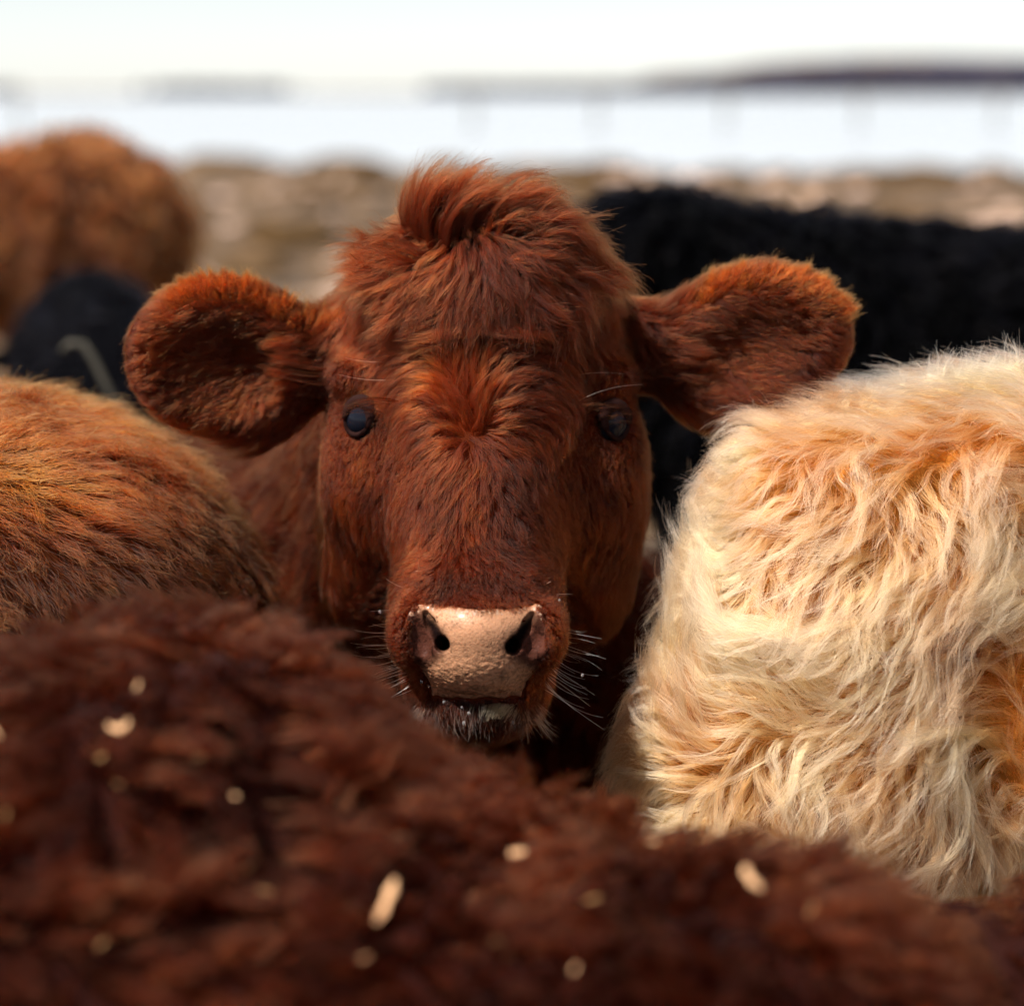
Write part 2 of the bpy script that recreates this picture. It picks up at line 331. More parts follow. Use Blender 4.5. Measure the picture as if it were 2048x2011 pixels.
# ------------------------------------------------------------------ cattle bodies
def body_prims(S, c0, c1, top0, top1, hw, depth=.52, legs=True, head=None, tail=True, bend=0.):
    """torso from c0 (rump end) to c1 (shoulder end); top0 / top1 are the heights of the back there."""
    c0 = np.array(c0, float); c1 = np.array(c1, float); ax = (c1 - c0) / np.linalg.norm(c1 - c0); sd_ = np.array([-ax[1], ax[0]]); Lb = np.linalg.norm(c1 - c0)
    def at(t, s, z): q = c0 + ax * Lb * t + sd_ * s; return np.array([q[0], q[1], z])
    R = np.array([[ax[0], sd_[0], 0], [ax[1], sd_[1], 0], [0, 0, 1]])
    for t, k, dk in ((.14, .96, .9), (.33, .97, 1.0), (.52, 1.0, 1.04), (.70, .97, 1.0), (.86, .84, .96)):
        top = top0 + (top1 - top0) * t; hd = depth * .5 * dk
        S.u(ell(at(t, 0, top - hd), (Lb * .24, hw * k, hd), R), .09)
    S.u(cone(at(.06, 0, top0 - .07), at(.95, 0, top1 - .08), .06, .06), .05)
    if legs:
        for t, s in ((.12, .6), (.12, -.6), (.86, .55), (.86, -.55)):
            hip = at(t, s * hw, top0 - depth * .72); kn = at(t + (.05 if t < .5 else .0), s * hw, .34); ho = at(t - (.04 if t < .5 else 0), s * hw, .30); ft = at(t, s * hw, .035)
            S.u(cone(hip, kn, .105, .055), .06); S.u(cone(ho, ft, .05, .036), .03); S.u(cone(ft + np.array([0, 0, .02]), ft - np.array([0, 0, .02]), .045, .05), .015)
    if tail: S.u(cone(at(-.08, 0, top0 - .09), at(-.11, 0, top0 - .55), .028, .022), .03)
    if head is not None:
        hp, hd_ = head; hp = np.array(hp, float); S.u(cone(at(.9, 0, top1 - .22), hp, .17, .11), .09)
        hd_ = nrm(np.array(hd_, float)); S.u(cone(hp, hp + hd_ * .26, .105, .07), .05); S.u(cone(hp + hd_ * .26, hp + hd_ * .36, .07, .055), .03)
        s2 = nrm(np.cross(hd_, [0, 0, 1])); S.u(cone(hp - s2 * .09, hp - s2 * .24 + np.array([0, 0, -.02]), .035, .02), .02); S.u(cone(hp + s2 * .09, hp + s2 * .24 + np.array([0, 0, -.02]), .035, .02), .02)
    return at, ax, sd_
def mesh_of(S, res=.022, fine=None):
    lo = np.min([f.bb[0] for f, k in S.add], 0) - .06; hi = np.max([f.bb[1] for f, k in S.add], 0) + .06
    if fine is None: g = [axis_grid(lo[i], hi[i], coarse=res) for i in range(3)]
    else: g = [axis_grid(lo[i], hi[i], fine[0][i], fine[1][i], fine[2], res) for i in range(3)]
    return nets(S, *g)
def cow(label, c0, c1, top0, top1, hw, hairm, skinm, n, ng, L, flow, extra=None, depth=.52, head=None, cat='cow', res=.022, r=(.0006, .0002), tint=None, br={}, wf=None, bumps=0., **kw):
    S = SDF(); at, ax, sd_ = body_prims(S, c0, c1, top0, top1, hw, depth, head=head)
    if extra: extra(S)
    S.bump = bumps
    vs, fs = mesh_of(S, res); mid = (np.array(c0) + np.array(c1)) / 2
    T = thing('cow', label, cat, (float(mid[0]), float(mid[1]), 0)); mesh_obj('body', vs, fs, skinm, T)
    coat('coat', S, vs, fs, T, hairm, n, ng, (lambda p: np.full(len(p), L)) if not callable(L) else L, flow, wfun=wf or seen(.25), r=r, tint=tint, br=br, **kw); return T, S, vs, fs
H_RED = hair_mat('red_hair', (.010, .002, .0012), (.062, .0092, .002), (.28, .055, .007), ior=1.22, rough=.34, tip=(.15, .028, .005), tipw=.35)
H_ORA = hair_mat('orange_hair', (.012, .0025, .0015), (.12, .0195, .004), (.43, .110, .014), ior=1.24, rough=.34, tip=(.32, .085, .013), tipw=.4)
H_MAR = hair_mat('maroon_hair', (.004, .0012, .0012), (.027, .0054, .0026), (.14, .032, .010), ior=1.1, tip=(.07, .02, .009), tipw=.4)
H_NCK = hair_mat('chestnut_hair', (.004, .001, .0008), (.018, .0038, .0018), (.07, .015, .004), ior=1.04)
H_BRN = hair_mat('brown_hair', (.02, .005, .002), (.08, .019, .004), (.24, .068, .014), ior=1.25)
H_BLK = hair_mat('black_hair', (.0004, .0004, .0008), (.001, .001, .0016), (.003, .0025, .0025), ior=1.06)
H_CRM = hair_mat('cream_hair', (.26, .065, .010), (.46, .130, .025), (.76, .375, .155), rough=.35, ior=1.38, tip=(.92, .70, .50), tipw=.36)
K_RED = skin_mat('red_hide', (.07, .014, .005)); K_MAR = skin_mat('maroon_hide', (.018, .006, .005)); K_BLK = skin_mat('black_hide', (.002, .002, .0026)); K_CRM = skin_mat('cream_hide', (.26, .10, .022)); K_BRN = skin_mat('brown_hide', (.05, .018, .007)); K_ORA = skin_mat('orange_hide', (.06, .018, .007))
GRP = None
# brown cow far left, black cows behind
cow('brown shaggy cow standing broadside on the far left, out of focus, beyond the black cow', (-1.14, 6.5), (-2.5, 6.7), 1.19, 1.22, .30, H_BRN, K_BRN, 22000, 2200, .07, const_flow((.15, 0, -1), .7, 4), depth=.50,
    head=((-2.9, 6.6, 1.05), (-.6, -.3, -.6)), r=(.0016, .0007), extra=lambda S: (S.u(ell((-1.30, 6.5, 1.16), (.13, .2, .10)), .07), S.u(ell((-1.14, 6.5, .98), (.10, .24, .2)), .07)), br=dict(clump=.9, frizz=.01), lift0=60, lift1=25, bumps=.03)
cow('black cow broadside behind the red calf and its right ear', (.20, 3.50), (1.42, 3.36), 1.215, 1.115, .27, H_BLK, K_BLK, 26000, 2500, .05, const_flow((.3, 0, -1), .6, 5), depth=.56,
    head=((1.72, 3.2, .98), (.7, -.3, -.6)), r=(.0012, .0005), extra=lambda S: S.u(ell((.22, 3.5, 1.145), (.14, .2, .09)), .06), br=dict(clump=.8, frizz=.008))
cow('second black cow cut by the right edge, behind the cream cow', (1.16, 4.55), (2.3, 4.9), 1.17, 1.17, .27, H_BLK, K_BLK, 9000, 1200, .05, const_flow((.3, 0, -1), .6, 5), head=((2.6, 5.1, 1.0), (.6, .3, -.6)), r=(.0015, .0006), br=dict(clump=.8, frizz=.008))
cow('black cow on the left below the brown cow, with pale ground showing beside it', (-.66, 3.75), (-1.0, 4.95), .98, 1.0, .185, H_BLK, K_BLK, 2500, 900, .035, const_flow((0, -.3, -1), .5, 5), depth=.5, head=((-1.15, 5.3, .75), (-.3, .5, -.8)), r=(.0012, .0005), br=dict(clump=.8, frizz=.006))
# orange cow, middle left: its back crosses the plane of focus
def flow_ora(p, N):
    px, py, d = proj(p); a = vn(p, 9, 4); return np.stack([.9 + .2 * a, -.25 - .5 * np.clip((px - 100) / 400, 0, 1) + 0 * px, -.25 - .3 * vn(p, 7, 9) + 0 * px], -1)
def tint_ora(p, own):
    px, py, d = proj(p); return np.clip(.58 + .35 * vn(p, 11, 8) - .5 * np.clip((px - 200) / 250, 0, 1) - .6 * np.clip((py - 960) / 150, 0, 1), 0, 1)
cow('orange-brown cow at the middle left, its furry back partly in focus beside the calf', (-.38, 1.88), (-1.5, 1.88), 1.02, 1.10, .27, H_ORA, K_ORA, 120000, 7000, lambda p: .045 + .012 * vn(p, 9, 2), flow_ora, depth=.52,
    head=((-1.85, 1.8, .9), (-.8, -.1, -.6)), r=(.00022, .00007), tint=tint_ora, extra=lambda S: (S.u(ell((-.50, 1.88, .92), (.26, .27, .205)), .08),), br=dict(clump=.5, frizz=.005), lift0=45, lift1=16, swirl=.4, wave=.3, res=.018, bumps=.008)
# dark maroon cow in the foreground
def flow_mar(p, N):
    a = vn(p, 5, 14) * 1.1; return np.stack([.12 + np.sin(a) * .55, -.75 + .3 * vn(p, 6, 3), -1.0 + np.cos(a) * .1], -1)
MAR, S_MAR, v_mar, f_mar = cow('dark maroon-brown cow filling the blurred foreground, straw caught in its coat', (.21, 1.08), (-1.0, 1.36), .905, 1.01, .245, H_MAR, K_MAR, 60000, 3200, lambda p: .055 + .02 * vn(p, 7, 2), flow_mar, depth=.50,
    head=((-1.4, 1.45, .85), (-.8, .1, -.6)), r=(.0005, .00018), extra=lambda S: (S.u(ell((-.25, 1.31, .85), (.21, .24, .205)), .06), S.u(ell((-.04, 1.25, .775), (.19, .22, .165)), .06), S.u(ell((.14, 1.15, .805), (.14, .20, .13)), .04)), br=dict(clump=.9, frizz=.004, lvar=.25), lift0=60, lift1=20, swirl=1.0, wave=.6, res=.018, bumps=.012)
cow('dark brown cow at the bottom right corner, blurred and mostly in shadow', (.37, 1.30), (1.35, 1.20), .945, .95, .20, H_MAR, K_MAR, 14000, 1400, .045, const_flow((.5, -.4, -1), .5, 6), head=((1.8, 1.0, .85), (.8, 0, -.6)), r=(.0005, .0002), br=dict(clump=.9, frizz=.004))

# cream cow on the right
def crm_extra(S):
    S.u(ell((.372, 1.80, .97), (.205, .13, .125)), .04); S.u(ell((.275, 1.80, 1.06), (.085, .085, .055)), .04); S.u(ell((.42, 1.82, 1.075), (.20, .12, .055)), .04); S.u(ell((.303, 1.77, .82), (.185, .13, .19)), .04); S.u(ell((.60, 1.88, .90), (.30, .22, .22)), .08)
    S.u(ell((.62, 1.84, .985), (.22, .15, .10)), .05)
ctr = [0]
def flow_crm(p, N):
    px, py, d = proj(p)
    ang = 1.5 * vn(p, 7.5, 31) + 1.1 * vn(p, 14, 32); edge = np.clip((1470 - px) / 170, 0, 1)
    low = np.clip((py - 1450) / 200, 0, 1); bx = -(.95 - .6 * low); bz = -.18 - .8 * low + .35 * edge * (1 - low)
    c, s = np.cos(ang * (1 - .6 * edge)), np.sin(ang * (1 - .6 * edge)); return np.stack([bx * c - bz * s, 0 * px - .15, bx * s + bz * c], -1)
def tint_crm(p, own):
    px, py, d = proj(p); return np.clip(.52 + .45 * vn(p, 16, 21) + .25 * np.clip((1480 - px) / 200, 0, 1) + .2 * np.clip((900 - py) / 120, 0, 1), 0, 1)  # left rim and top tinted paler: sunlit brightness put into the coat colour
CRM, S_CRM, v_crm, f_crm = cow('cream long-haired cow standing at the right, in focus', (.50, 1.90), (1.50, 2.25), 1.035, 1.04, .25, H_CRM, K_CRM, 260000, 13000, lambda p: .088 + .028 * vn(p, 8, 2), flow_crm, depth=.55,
    head=((1.8, 2.4, .95), (.8, .3, -.6)), r=(.00018, .00005), tint=tint_crm, extra=crm_extra, br=dict(clump=.88, power=.75, frizz=.0045, lvar=.55), K=13, lift0=48, lift1=12, swirl=.55, sscale=18, wave=.5, wfreq=1.0, jit=.3, res=.016, hmin=1.2, bumps=.010)

# ------------------------------------------------------------------ the red calf
S = SDF()
cx = 965
S.u(ell(P(cx, 650, 1.875), (.112, .095, .095)), .04)             # forehead
S.u(ell(P(980, 545, 1.875), (.080, .075, .050)), .04)              # poll
S.u(ell(P(cx, 815, 1.885), (.112, .092, .085)), .04)              # between the eyes
S.u(cone(P(962, 900, 1.845), P(957, 1200, 1.785), .084, .062), .04)
for s in (-1, 1):
    S.u(ell(P(cx + 12 + s * 160, 980, 1.915), (.060, .085, .11)), .05)      # cheek
    S.u(ell(P(cx + 14 + s * 152, 1140, 1.935), (.052, .075, .075)), .04)    # jaw
    S.u(ell(P(cx + s * 255, 752, 1.855), (.022, .034, .014)), .02)    # brow
    S.u(ell(P(cx + s * 228, 950, 1.872), (.034, .042, .060)), .04)    # below the eye
S.u(ell(P(957, 1265, 1.757), (.068, .052, .050)), .04)           # muzzle
S.u(ell(P(955, 1180, 1.765), (.050, .045, .024)), .02)
S.u(ell(P(955, 1365, 1.775), (.060, .048, .034)), .02); S.u(ell(P(955, 1408, 1.772), (.052, .048, .028)), .012)          # chin
S.u(ell(P(955, 1300, 1.725), (.044, .032, .038)), .012)         # lip front
for s in (-1, 1): S.u(ell(P(955 + s * 138, 1268, 1.724), (.014, .020, .024)), .018)   # nostril wings
S.u(ell(P(955, 1250, 1.717), (.034, .028, .022)), .012)
EYE = {-1: P(732, 837, 1.829), 1: P(1214, 843, 1.833)}
for s in (-1, 1): S.c(ell(EYE[s], (.0185, .0185, .0185)), .006)
# nostrils and mouth
def hit(px, py): ds = np.linspace(1.60, 1.85, 500); p = np.stack([P(px, py, q) for q in ds]); i = int(np.argmax(S(p) < 0)); return float(ds[i])
hh = {k: hit(*k) for k in ((838, 1268), (866, 1250), (888, 1286), (1076, 1268), (1050, 1252), (1022, 1290), (852, 1228), (1064, 1230))}
def H_(x, y, dz):
    if (x, y) not in hh: hh[(x, y)] = hit(x, y)
    return P(x, y, hh[(x, y)] + dz)
ra_ = math.radians(20); RL = np.array([[math.cos(ra_), 0, math.sin(ra_)], [0, 1, 0], [-math.sin(ra_), 0, math.cos(ra_)]])
S.c(ell(H_(838, 1268, -.001), (.0100, .0085, .0180), RL.T), .006); S.c(ell(H_(1076, 1268, -.001), (.0100, .0085, .0180), RL), .006)
S.c(cone(H_(852, 1228, .001), H_(866, 1250, .004), .0034, .0062), .003); S.c(cone(H_(866, 1250, .004), H_(888, 1286, .006), .0064, .0080), .003); S.c(cone(H_(870, 1256, .006), H_(884, 1280, .02), .0052, .0070), .003); S.c(cone(H_(888, 1286, .003), H_(888, 1286, .03), .0080, .006), .003)
S.c(cone(H_(1064, 1230, .001), H_(1050, 1252, .004), .0034, .0062), .003); S.c(cone(H_(1050, 1252, .004), H_(1022, 1290, .006), .0064, .0080), .003); S.c(cone(H_(1044, 1258, .006), H_(1028, 1284, .02), .0052, .0070), .003); S.c(cone(H_(1022, 1290, .003), H_(1022, 1290, .03), .0080, .006), .003)
S.c(cone(P(880, 1393, 1.715), P(1030, 1393, 1.715), .004, .004), .004)
# neck and trunk
S.u(cone(P(900, 760, 1.97), (-.14, 2.30, .86), .105, .16), .06); S.u(cone(P(880, 1080, 2.0), (-.13, 2.25, .74), .10, .16), .06)
S.u(ell((.03, 2.20, .72), (.19, .13, .24)), .06)
body_prims(S, (-.36, 3.30), (-.14, 2.20), 1.00, 1.03, .20, .50)
# ears: cupped leaves opening to the front
def rotm(x, y): x = nrm(np.array(x, float)); y = np.array(y, float); y = nrm(y - x * (x @ y)); return np.stack([x, y, np.cross(x, y)], 1)
EAR = {}
for s, tip, bs, wdt in ((-1, (282, 705), (650, 725), .066), (1, (1672, 650), (1300, 715), .062)):
    a = P(*bs, 1.90); t = P(*tip, 1.855 if s < 0 else 1.85); ax = nrm(t - a); R = rotm(ax, FV + .15 * UV); c = a + (t - a) * .53; half = np.linalg.norm(t - a) * .5
    fwd = R[:, 1]; wv_ = R[:, 2] * (1 if (R[:, 2] @ UV) > 0 else -1)
    EAR[s] = (a, t, ax, fwd, wv_, c, half)
    S.u(cone(P(cx + s * 235, 690, 1.92), a + ax * .035, .038, .034), .025)
    S.u(ell(c + ax * .004, (half * 1.0, .026, wdt), R), .02)
    S.u(ell(a + (t - a) * .30 - wv_ * .020, (half * .52, .022, wdt * .78), R), .02)
    S.c(ell(c - fwd * .030 + ax * .008 - wv_ * .004, (half * .82, .024, wdt * .76), R), .018)
vs, fs = mesh_of(S, .03, (P(240, 1470, 1.86) - .02, np.array([.31, 2.02, 1.235]), .0034))
T = thing('calf', 'red-brown calf facing the camera in sharp focus between the other cattle', 'calf', (-.2, 2.3, 0))
# eyes
def sphere(c, r, nu=40, nv=24):
    u = np.linspace(0, 2 * math.pi, nu, endpoint=False); v = np.linspace(-math.pi / 2, math.pi / 2, nv); U, V = np.meshgrid(u, v, indexing='ij')
    p = np.stack([np.cos(U) * np.cos(V), np.sin(U) * np.cos(V), np.sin(V)], -1).reshape(-1, 3) * r + c; f = []
    for i in range(nu):
        for j in range(nv - 1): f.append((i * nv + j, ((i + 1) % nu) * nv + j, ((i + 1) % nu) * nv + j + 1, i * nv + j + 1))
    return p, f
em, n_, l_, b_ = mat('eye_gloss'); b_.inputs['Base Color'].default_value = (.006, .007, .012, 1); b_.inputs['Roughness'].default_value = .04; b_.inputs['Specular IOR Level'].default_value = .13
for s in (-1, 1): p, f = sphere(EYE[s], np.array([.0185, .0185, .0185])); mesh_obj('eye', p, f, em, T)
lidm = skin_mat('eyelid_skin', (.020, .009, .008), .5)
def tube(pts, rad, M=10):
    pts = np.array(pts, float); vsx, fsx = [], []; n = len(pts); rad = np.broadcast_to(rad, (n,))
    for i in range(n):
        t = nrm(pts[min(i + 1, n - 1)] - pts[max(i - 1, 0)]); a = nrm(np.cross(t, [0.3, 1, .1])); b = np.cross(t, a)
        for j in range(M): q = j / M * 6.283; vsx.append(pts[i] + a * math.cos(q) * rad[i] + b * math.sin(q) * rad[i])
    for i in range(n - 1):
        for j in range(M): fsx.append((i * M + j, i * M + (j + 1) % M, (i + 1) * M + (j + 1) % M, (i + 1) * M + j))
    fsx += [tuple(range(M))[::-1], tuple((n - 1) * M + j for j in range(M))]; return vsx, fsx
for s in (-1, 1):
    ctr_ = (717, 836) if s < 0 else (1234, 843); c3 = EYE[s]
    for up_ in (1, 0):
        A_ = np.linspace(-.15, 1.1, 16) * math.pi if up_ else np.linspace(1.02, 2.0, 14) * math.pi; pts = []
        for a in A_:
            ex, ey = 26 * math.cos(a), -34 * math.sin(a); tl = .28 * -s; x = ctr_[0] + ex * math.cos(tl) - ey * math.sin(tl); y = ctr_[1] + ex * math.sin(tl) + ey * math.cos(tl)
            q = P(x, y, 1.82); dv = q - c3; lat = dv - FV * (dv @ FV); rr0 = min(np.linalg.norm(lat), .0186); pts.append(c3 + nrm(lat) * rr0 - FV * math.sqrt(max(.0190 ** 2 - rr0 ** 2, 0)))
        v, f = tube(pts, np.interp(np.linspace(0, 1, len(pts)), [0, .2, .5, .8, 1], [.0024, .0050, .0068, .0052, .0024]) if up_ else np.interp(np.linspace(0, 1, len(pts)), [0, .5, 1], [.0016, .0028, .0016])); mesh_obj('eyelid', v, f, lidm, T)
# nose: bare damp skin laid over the muzzle
def poly_sd(pts):
    pts = np.array(pts, float)
    def f(x, y):
        d = np.full(x.shape, 1e9); ins = np.zeros(x.shape, bool)
        for i in range(len(pts)):
            a, b = pts[i], pts[(i + 1) % len(pts)]; e = b - a; wx, wy = x - a[0], y - a[1]; t = np.clip((wx * e[0] + wy * e[1]) / (e @ e), 0, 1)
            d = np.minimum(d, (wx - e[0] * t) ** 2 + (wy - e[1] * t) ** 2); c = (a[1] <= y) != (b[1] <= y)
            ins ^= c & (x < a[0] + (y - a[1]) / (e[1] if e[1] else 1e-9) * e[0])
        return np.where(ins, -1, 1) * np.sqrt(d)
    return f
bare = poly_sd([(836, 1206), (880, 1212), (950, 1219), (1020, 1216), (1074, 1208), (1098, 1245), (1100, 1300), (1075, 1335), (1055, 1360), (1042, 1391), (960, 1396), (866, 1391), (852, 1352), (824, 1322), (812, 1280), (818, 1232)])
pad = poly_sd([(838, 1204), (880, 1212), (950, 1219), (1020, 1216), (1074, 1206), (1062, 1236), (1024, 1270), (1008, 1300), (1030, 1325), (1060, 1338), (1044, 1391), (960, 1396), (866, 1391), (848, 1340), (876, 1322), (897, 1298), (886, 1262), (856, 1232)])
px, py, d = proj(vs); bvs = vs.copy(); bvs[(bare(px, py) < -2) & (d < 1.78)] += FV * .005; mesh_obj('body', bvs, fs, K_RED, T)
def nose_sdf(p):
    sh = p.shape[:-1]; q = p.reshape(-1, 3); px, py, d = proj(q); jit = 5 * vn(q, 160, 3) + 5 * np.clip((1225 - py) / 20, 0, 1) * vn(q, 380, 33); b = (bare(px, py) + jit) * M1 * 1.74
    s0 = S(q); wr = np.clip((py - 1270) / 90, 0, 1); v = s0 - .0010 - .00055 * vn(q * np.array([1, 1, 1.8]), 300, 5) * wr - .0003 * vn(q, 700, 9) * wr
    dmp = (d - 1.79); return np.maximum(np.maximum(v, b), np.maximum(dmp, -(s0 + .006))).reshape(sh)
lo = P(800, 1405, 1.74); hi = P(1112, 1195, 1.74)
nv_, nf_ = nets(nose_sdf, np.arange(lo[0], hi[0], .0010), np.arange(1.60, 1.75, .0010), np.arange(lo[2] - .01, hi[2] + .012, .0010))
px, py, d = proj(nv_); pd = pad(px, py); k = 1 / (1 + np.exp(pd / 5 + .8 * vn(nv_, 250, 4)))
top = np.clip((1262 - py) / 40, 0, 1); spots = (vn(nv_, 330, 17) > .62)[:, None]
colr = k[:, None] * np.array([.39, .195, .105]) + (1 - k[:, None]) * np.array([.060, .020, .013]); colr = colr * (1 - .45 * np.clip(vn(nv_, 110, 6), 0, 1)[:, None]) * (1 - .3 * (vn(nv_, 480, 26) > .45)[:, None])
def seg_d(pts, w):
    d_ = np.full(len(px), 99.)
    for (a, wa), (b, wb) in zip(zip(pts, w), zip(pts[1:], w[1:])):
        a = np.array(a, float); e = np.array(b, float) - a; t = np.clip(((px - a[0]) * e[0] + (py - a[1]) * e[1]) / (e @ e), 0, 1); d_ = np.minimum(d_, np.hypot(px - a[0] - e[0] * t, py - a[1] - e[1] * t) - (wa + (wb - wa) * t))
    return d_
cr_ = np.exp(-(vn(nv_ * np.array([1, 1, 1.7]), 240, 61) / .13) ** 2) * np.clip((py - 1275) / 70, 0, 1); colr = colr * (1 - .45 * cr_[:, None])
slit = np.minimum(seg_d([(849, 1232), (866, 1252), (886, 1288)], [4, 8, 13]), seg_d([(1067, 1233), (1050, 1254), (1023, 1291)], [4, 9, 14])) + 2 * vn(nv_, 300, 44)
ks = (1 / (1 + np.exp(slit / 2.0)))[:, None]
colr = np.where(spots & (pd > -14)[:, None], colr * .45, colr); crust = (vn(nv_, 500, 8) > .35) & (bare(px, py) > -12) & (py < 1240); colr = np.where(crust[:, None], np.array([.30, .19, .13]), colr)
nm_, n_, l_, b_ = mat('nose_skin'); at = n_.new('ShaderNodeAttribute'); at.attribute_name = 'tone'; l_.new(at.outputs['Color'], b_.inputs['Base Color']); b_.inputs['Roughness'].default_value = .5
b_.inputs['Subsurface Weight'].default_value = .12; b_.inputs['Subsurface Radius'].default_value = (.006, .002, .001); bw = n_.new('ShaderNodeRGBToBW'); l_.new(at.outputs['Color'], bw.inputs[0]); cw_ = n_.new('ShaderNodeMath'); cw_.operation = 'MULTIPLY'; cw_.inputs[1].default_value = .45; l_.new(bw.outputs[0], cw_.inputs[0]); l_.new(cw_.outputs[0], b_.inputs['Coat Weight']); l_.new(bw.outputs[0], b_.inputs['Specular IOR Level']); b_.inputs['Coat Roughness'].default_value = .16
vo = n_.new('ShaderNodeTexVoronoi'); vo.feature = 'DISTANCE_TO_EDGE'; vo.inputs['Scale'].default_value = 330; rr = ramp(n_, [(0, (0, 0, 0)), (.25, (1, 1, 1))]); bp = n_.new('ShaderNodeBump'); bp.inputs['Strength'].default_value = .22; bp.inputs['Distance'].default_value = .0008
tc = n_.new('ShaderNodeTexCoord'); l_.new(tc.outputs['Object'], vo.inputs['Vector']); l_.new(vo.outputs['Distance'], rr.inputs[0]); l_.new(rr.outputs[0], bp.inputs['Height']); l_.new(bp.outputs[0], b_.inputs['Normal'])
colr = colr * (1 - ks) + np.array([.006, .003, .003]) * ks
mesh_obj('nose', nv_, nf_, nm_, T, col=colr)
# coat of the calf
FA = [(938, 845, .05, -1), (942, 770, 0, -1), (945, 720, 0, -1), (938, 920, 0, 1), (940, 1000, 0, 1), (940, 1100, 0, 1), (850, 1000, -.25, 1), (1040, 1000, .25, 1), (770, 960, -.3, 1), (1140, 960, .3, 1), (730, 1100, -.05, 1), (1210, 1100, .05, 1), (700, 1000, -.3, 1), (1270, 1000, .3, 1), (1250, 1200, 0, 1),
      (890, 880, -.7, .7), (985, 880, .7, .7), (915, 815, -.5, -.9), (965, 815, .5, -.9), (870, 790, -1, -.1), (1020, 790, 1, -.1), (800, 840, -.8, .6), (1090, 840, .8, .6), (770, 780, -.9, .5), (1130, 780, .9, .5),
      (905, 730, -.5, -.8), (985, 730, .5, -.8), (850, 710, -1, .1), (1050, 710, 1, .1), (760, 700, -.9, .4), (1170, 710, .9, .5), (900, 610, -.5, .8), (960, 620, .1, 1), (1050, 600, .6, .8), (800, 600, -.8, .6), (700, 620, -.7, .7), (1150, 600, .8, .6), (1250, 640, .5, .9),
      (950, 500, .1, 1), (850, 500, -.8, .5), (740, 520, -1, .3), (1050, 470, .9, .5), (1150, 500, .7, .8), (720, 760, .5, .8), (1220, 760, -.5, .8), (720, 900, 0, 1), (1230, 910, 0, 1), (690, 820, -.9, .6), (1270, 820, .9, .6), (760, 870, .4, 1), (1170, 870, -.4, 1),
      (955, 1170, 0, .8), (800, 1200, -.9, .5), (1110, 1200, .9, .5), (780, 1300, -.9, .6), (1130, 1300, .9, .6), (820, 1380, -.6, 1), (1090, 1380, .6, 1), (955, 1430, 0, 1),
      (440, 600, -.8, -.7), (330, 640, -1, -.3), (300, 760, -.9, .4), (400, 830, -.6, .7), (560, 700, -1, -.1), (520, 800, -.6, .7), (550, 600, -.5, -.8), (1480, 560, .7, -.7), (1600, 590, .9, -.5), (1650, 680, 1, .2), (1580, 760, .8, .6), (1400, 700, 1, 0), (1450, 790, .7, .7), (1380, 600, .6, -.7),
      (500, 950, -.6, .8), (550, 1150, -.4, .9), (620, 1000, -.4, .9)]
flow_face = flow_from(FA, 38.)
LA = [(955, 1000, .023), (955, 1120, .019), (955, 1180, .006), (955, 1250, .005), (800, 1280, .006), (1110, 1280, .006), (955, 1430, .016), (830, 1400, .010), (1080, 1400, .010), (716, 835, .006), (1236, 842, .006), (705, 790, .006), (1242, 790, .006), (716, 760, .012), (1236, 760, .012), (730, 900, .009), (1220, 905, .009), (730, 1000, .018), (1220, 1000, .018), (720, 1150, .024), (1240, 1150, .024),
      (940, 860, .026), (850, 800, .030), (1050, 800, .030), (950, 720, .036), (800, 700, .034), (1120, 700, .034), (950, 600, .048), (800, 580, .042), (1120, 580, .044), (950, 500, .045), (700, 600, .035), (1230, 640, .035), (440, 700, .020), (300, 700, .016), (440, 560, .024), (1500, 650, .020), (1650, 640, .018), (1500, 530, .030), (550, 700, .022), (1400, 700, .022), (420, 860, .022), (520, 1000, .060), (600, 1150, .06), (450, 950, .06), (1350, 850, .03)]
len_face = anchors(LA, 45.)
def L_calf(p): return len_face(p)[:, 0] * (1 + .15 * vn(p, 40, 2))
def eye_keep(p):
    px, py, d = proj(p); k = np.ones(len(p), bool)
    for s, ex, ey, tl in ((-1, 717, 836, .25), (1, 1234, 843, -.25)):
        x, y = px - ex, py - ey; c, sn = math.cos(tl), math.sin(tl); X = x * c + y * sn; Y = -x * sn + y * c; k &= ~(((X / 24) ** 2 + (Y / 34) ** 2 < 1) & (d < 1.9))
    k &= head_part(p)
    k &= ~((bare(px, py) < -9) & (d < 1.76) | (pad(px, py) < 2) & (d < 1.74)); return k
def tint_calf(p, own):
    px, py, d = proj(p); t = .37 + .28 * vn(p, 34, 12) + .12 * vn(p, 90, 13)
    for a, b, rx, ry, v in ((935, 850, 70, 60, .06), (715, 930, 45, 60, .35), (1480, 530, 140, 40, .35), (420, 560, 140, 40, .25), (720, 790, 30, 20, .3), (955, 1170, 120, 20, -.35), (420, 820, 120, 60, .15), (1420, 800, 120, 60, .2), (790, 1300, 40, 80, .15), (1115, 1290, 40, 80, .1), (955, 1420, 160, 35, -.7), (630, 680, 60, 110, -.5), (1305, 690, 50, 110, -.5)):  # shade at ear bases and chin, sunlight on ear tops and cheek, painted as tint
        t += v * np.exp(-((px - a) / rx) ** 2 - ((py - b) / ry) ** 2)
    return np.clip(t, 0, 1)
def w_head(c, N):
    px, py, d = proj(c); v = nrm(CAM - c); dt = (v * N).sum(1); wt = np.where(dt > -.3, 1., .15)
    muz = np.exp(-((px - 955) / 190) ** 2 - ((py - 1290) / 130) ** 2); wt = wt * (1 + 1.5 * muz) * np.where(d > 2.02, .02, 1) * np.where(c[:, 2] < .70, .15, 1); return wt
def head_part(p): return proj(p)[2] + .02 * vn(p, 30, 4) < 1.985
def body_part(p): return proj(p)[2] + .02 * vn(p, 30, 4) > 1.965
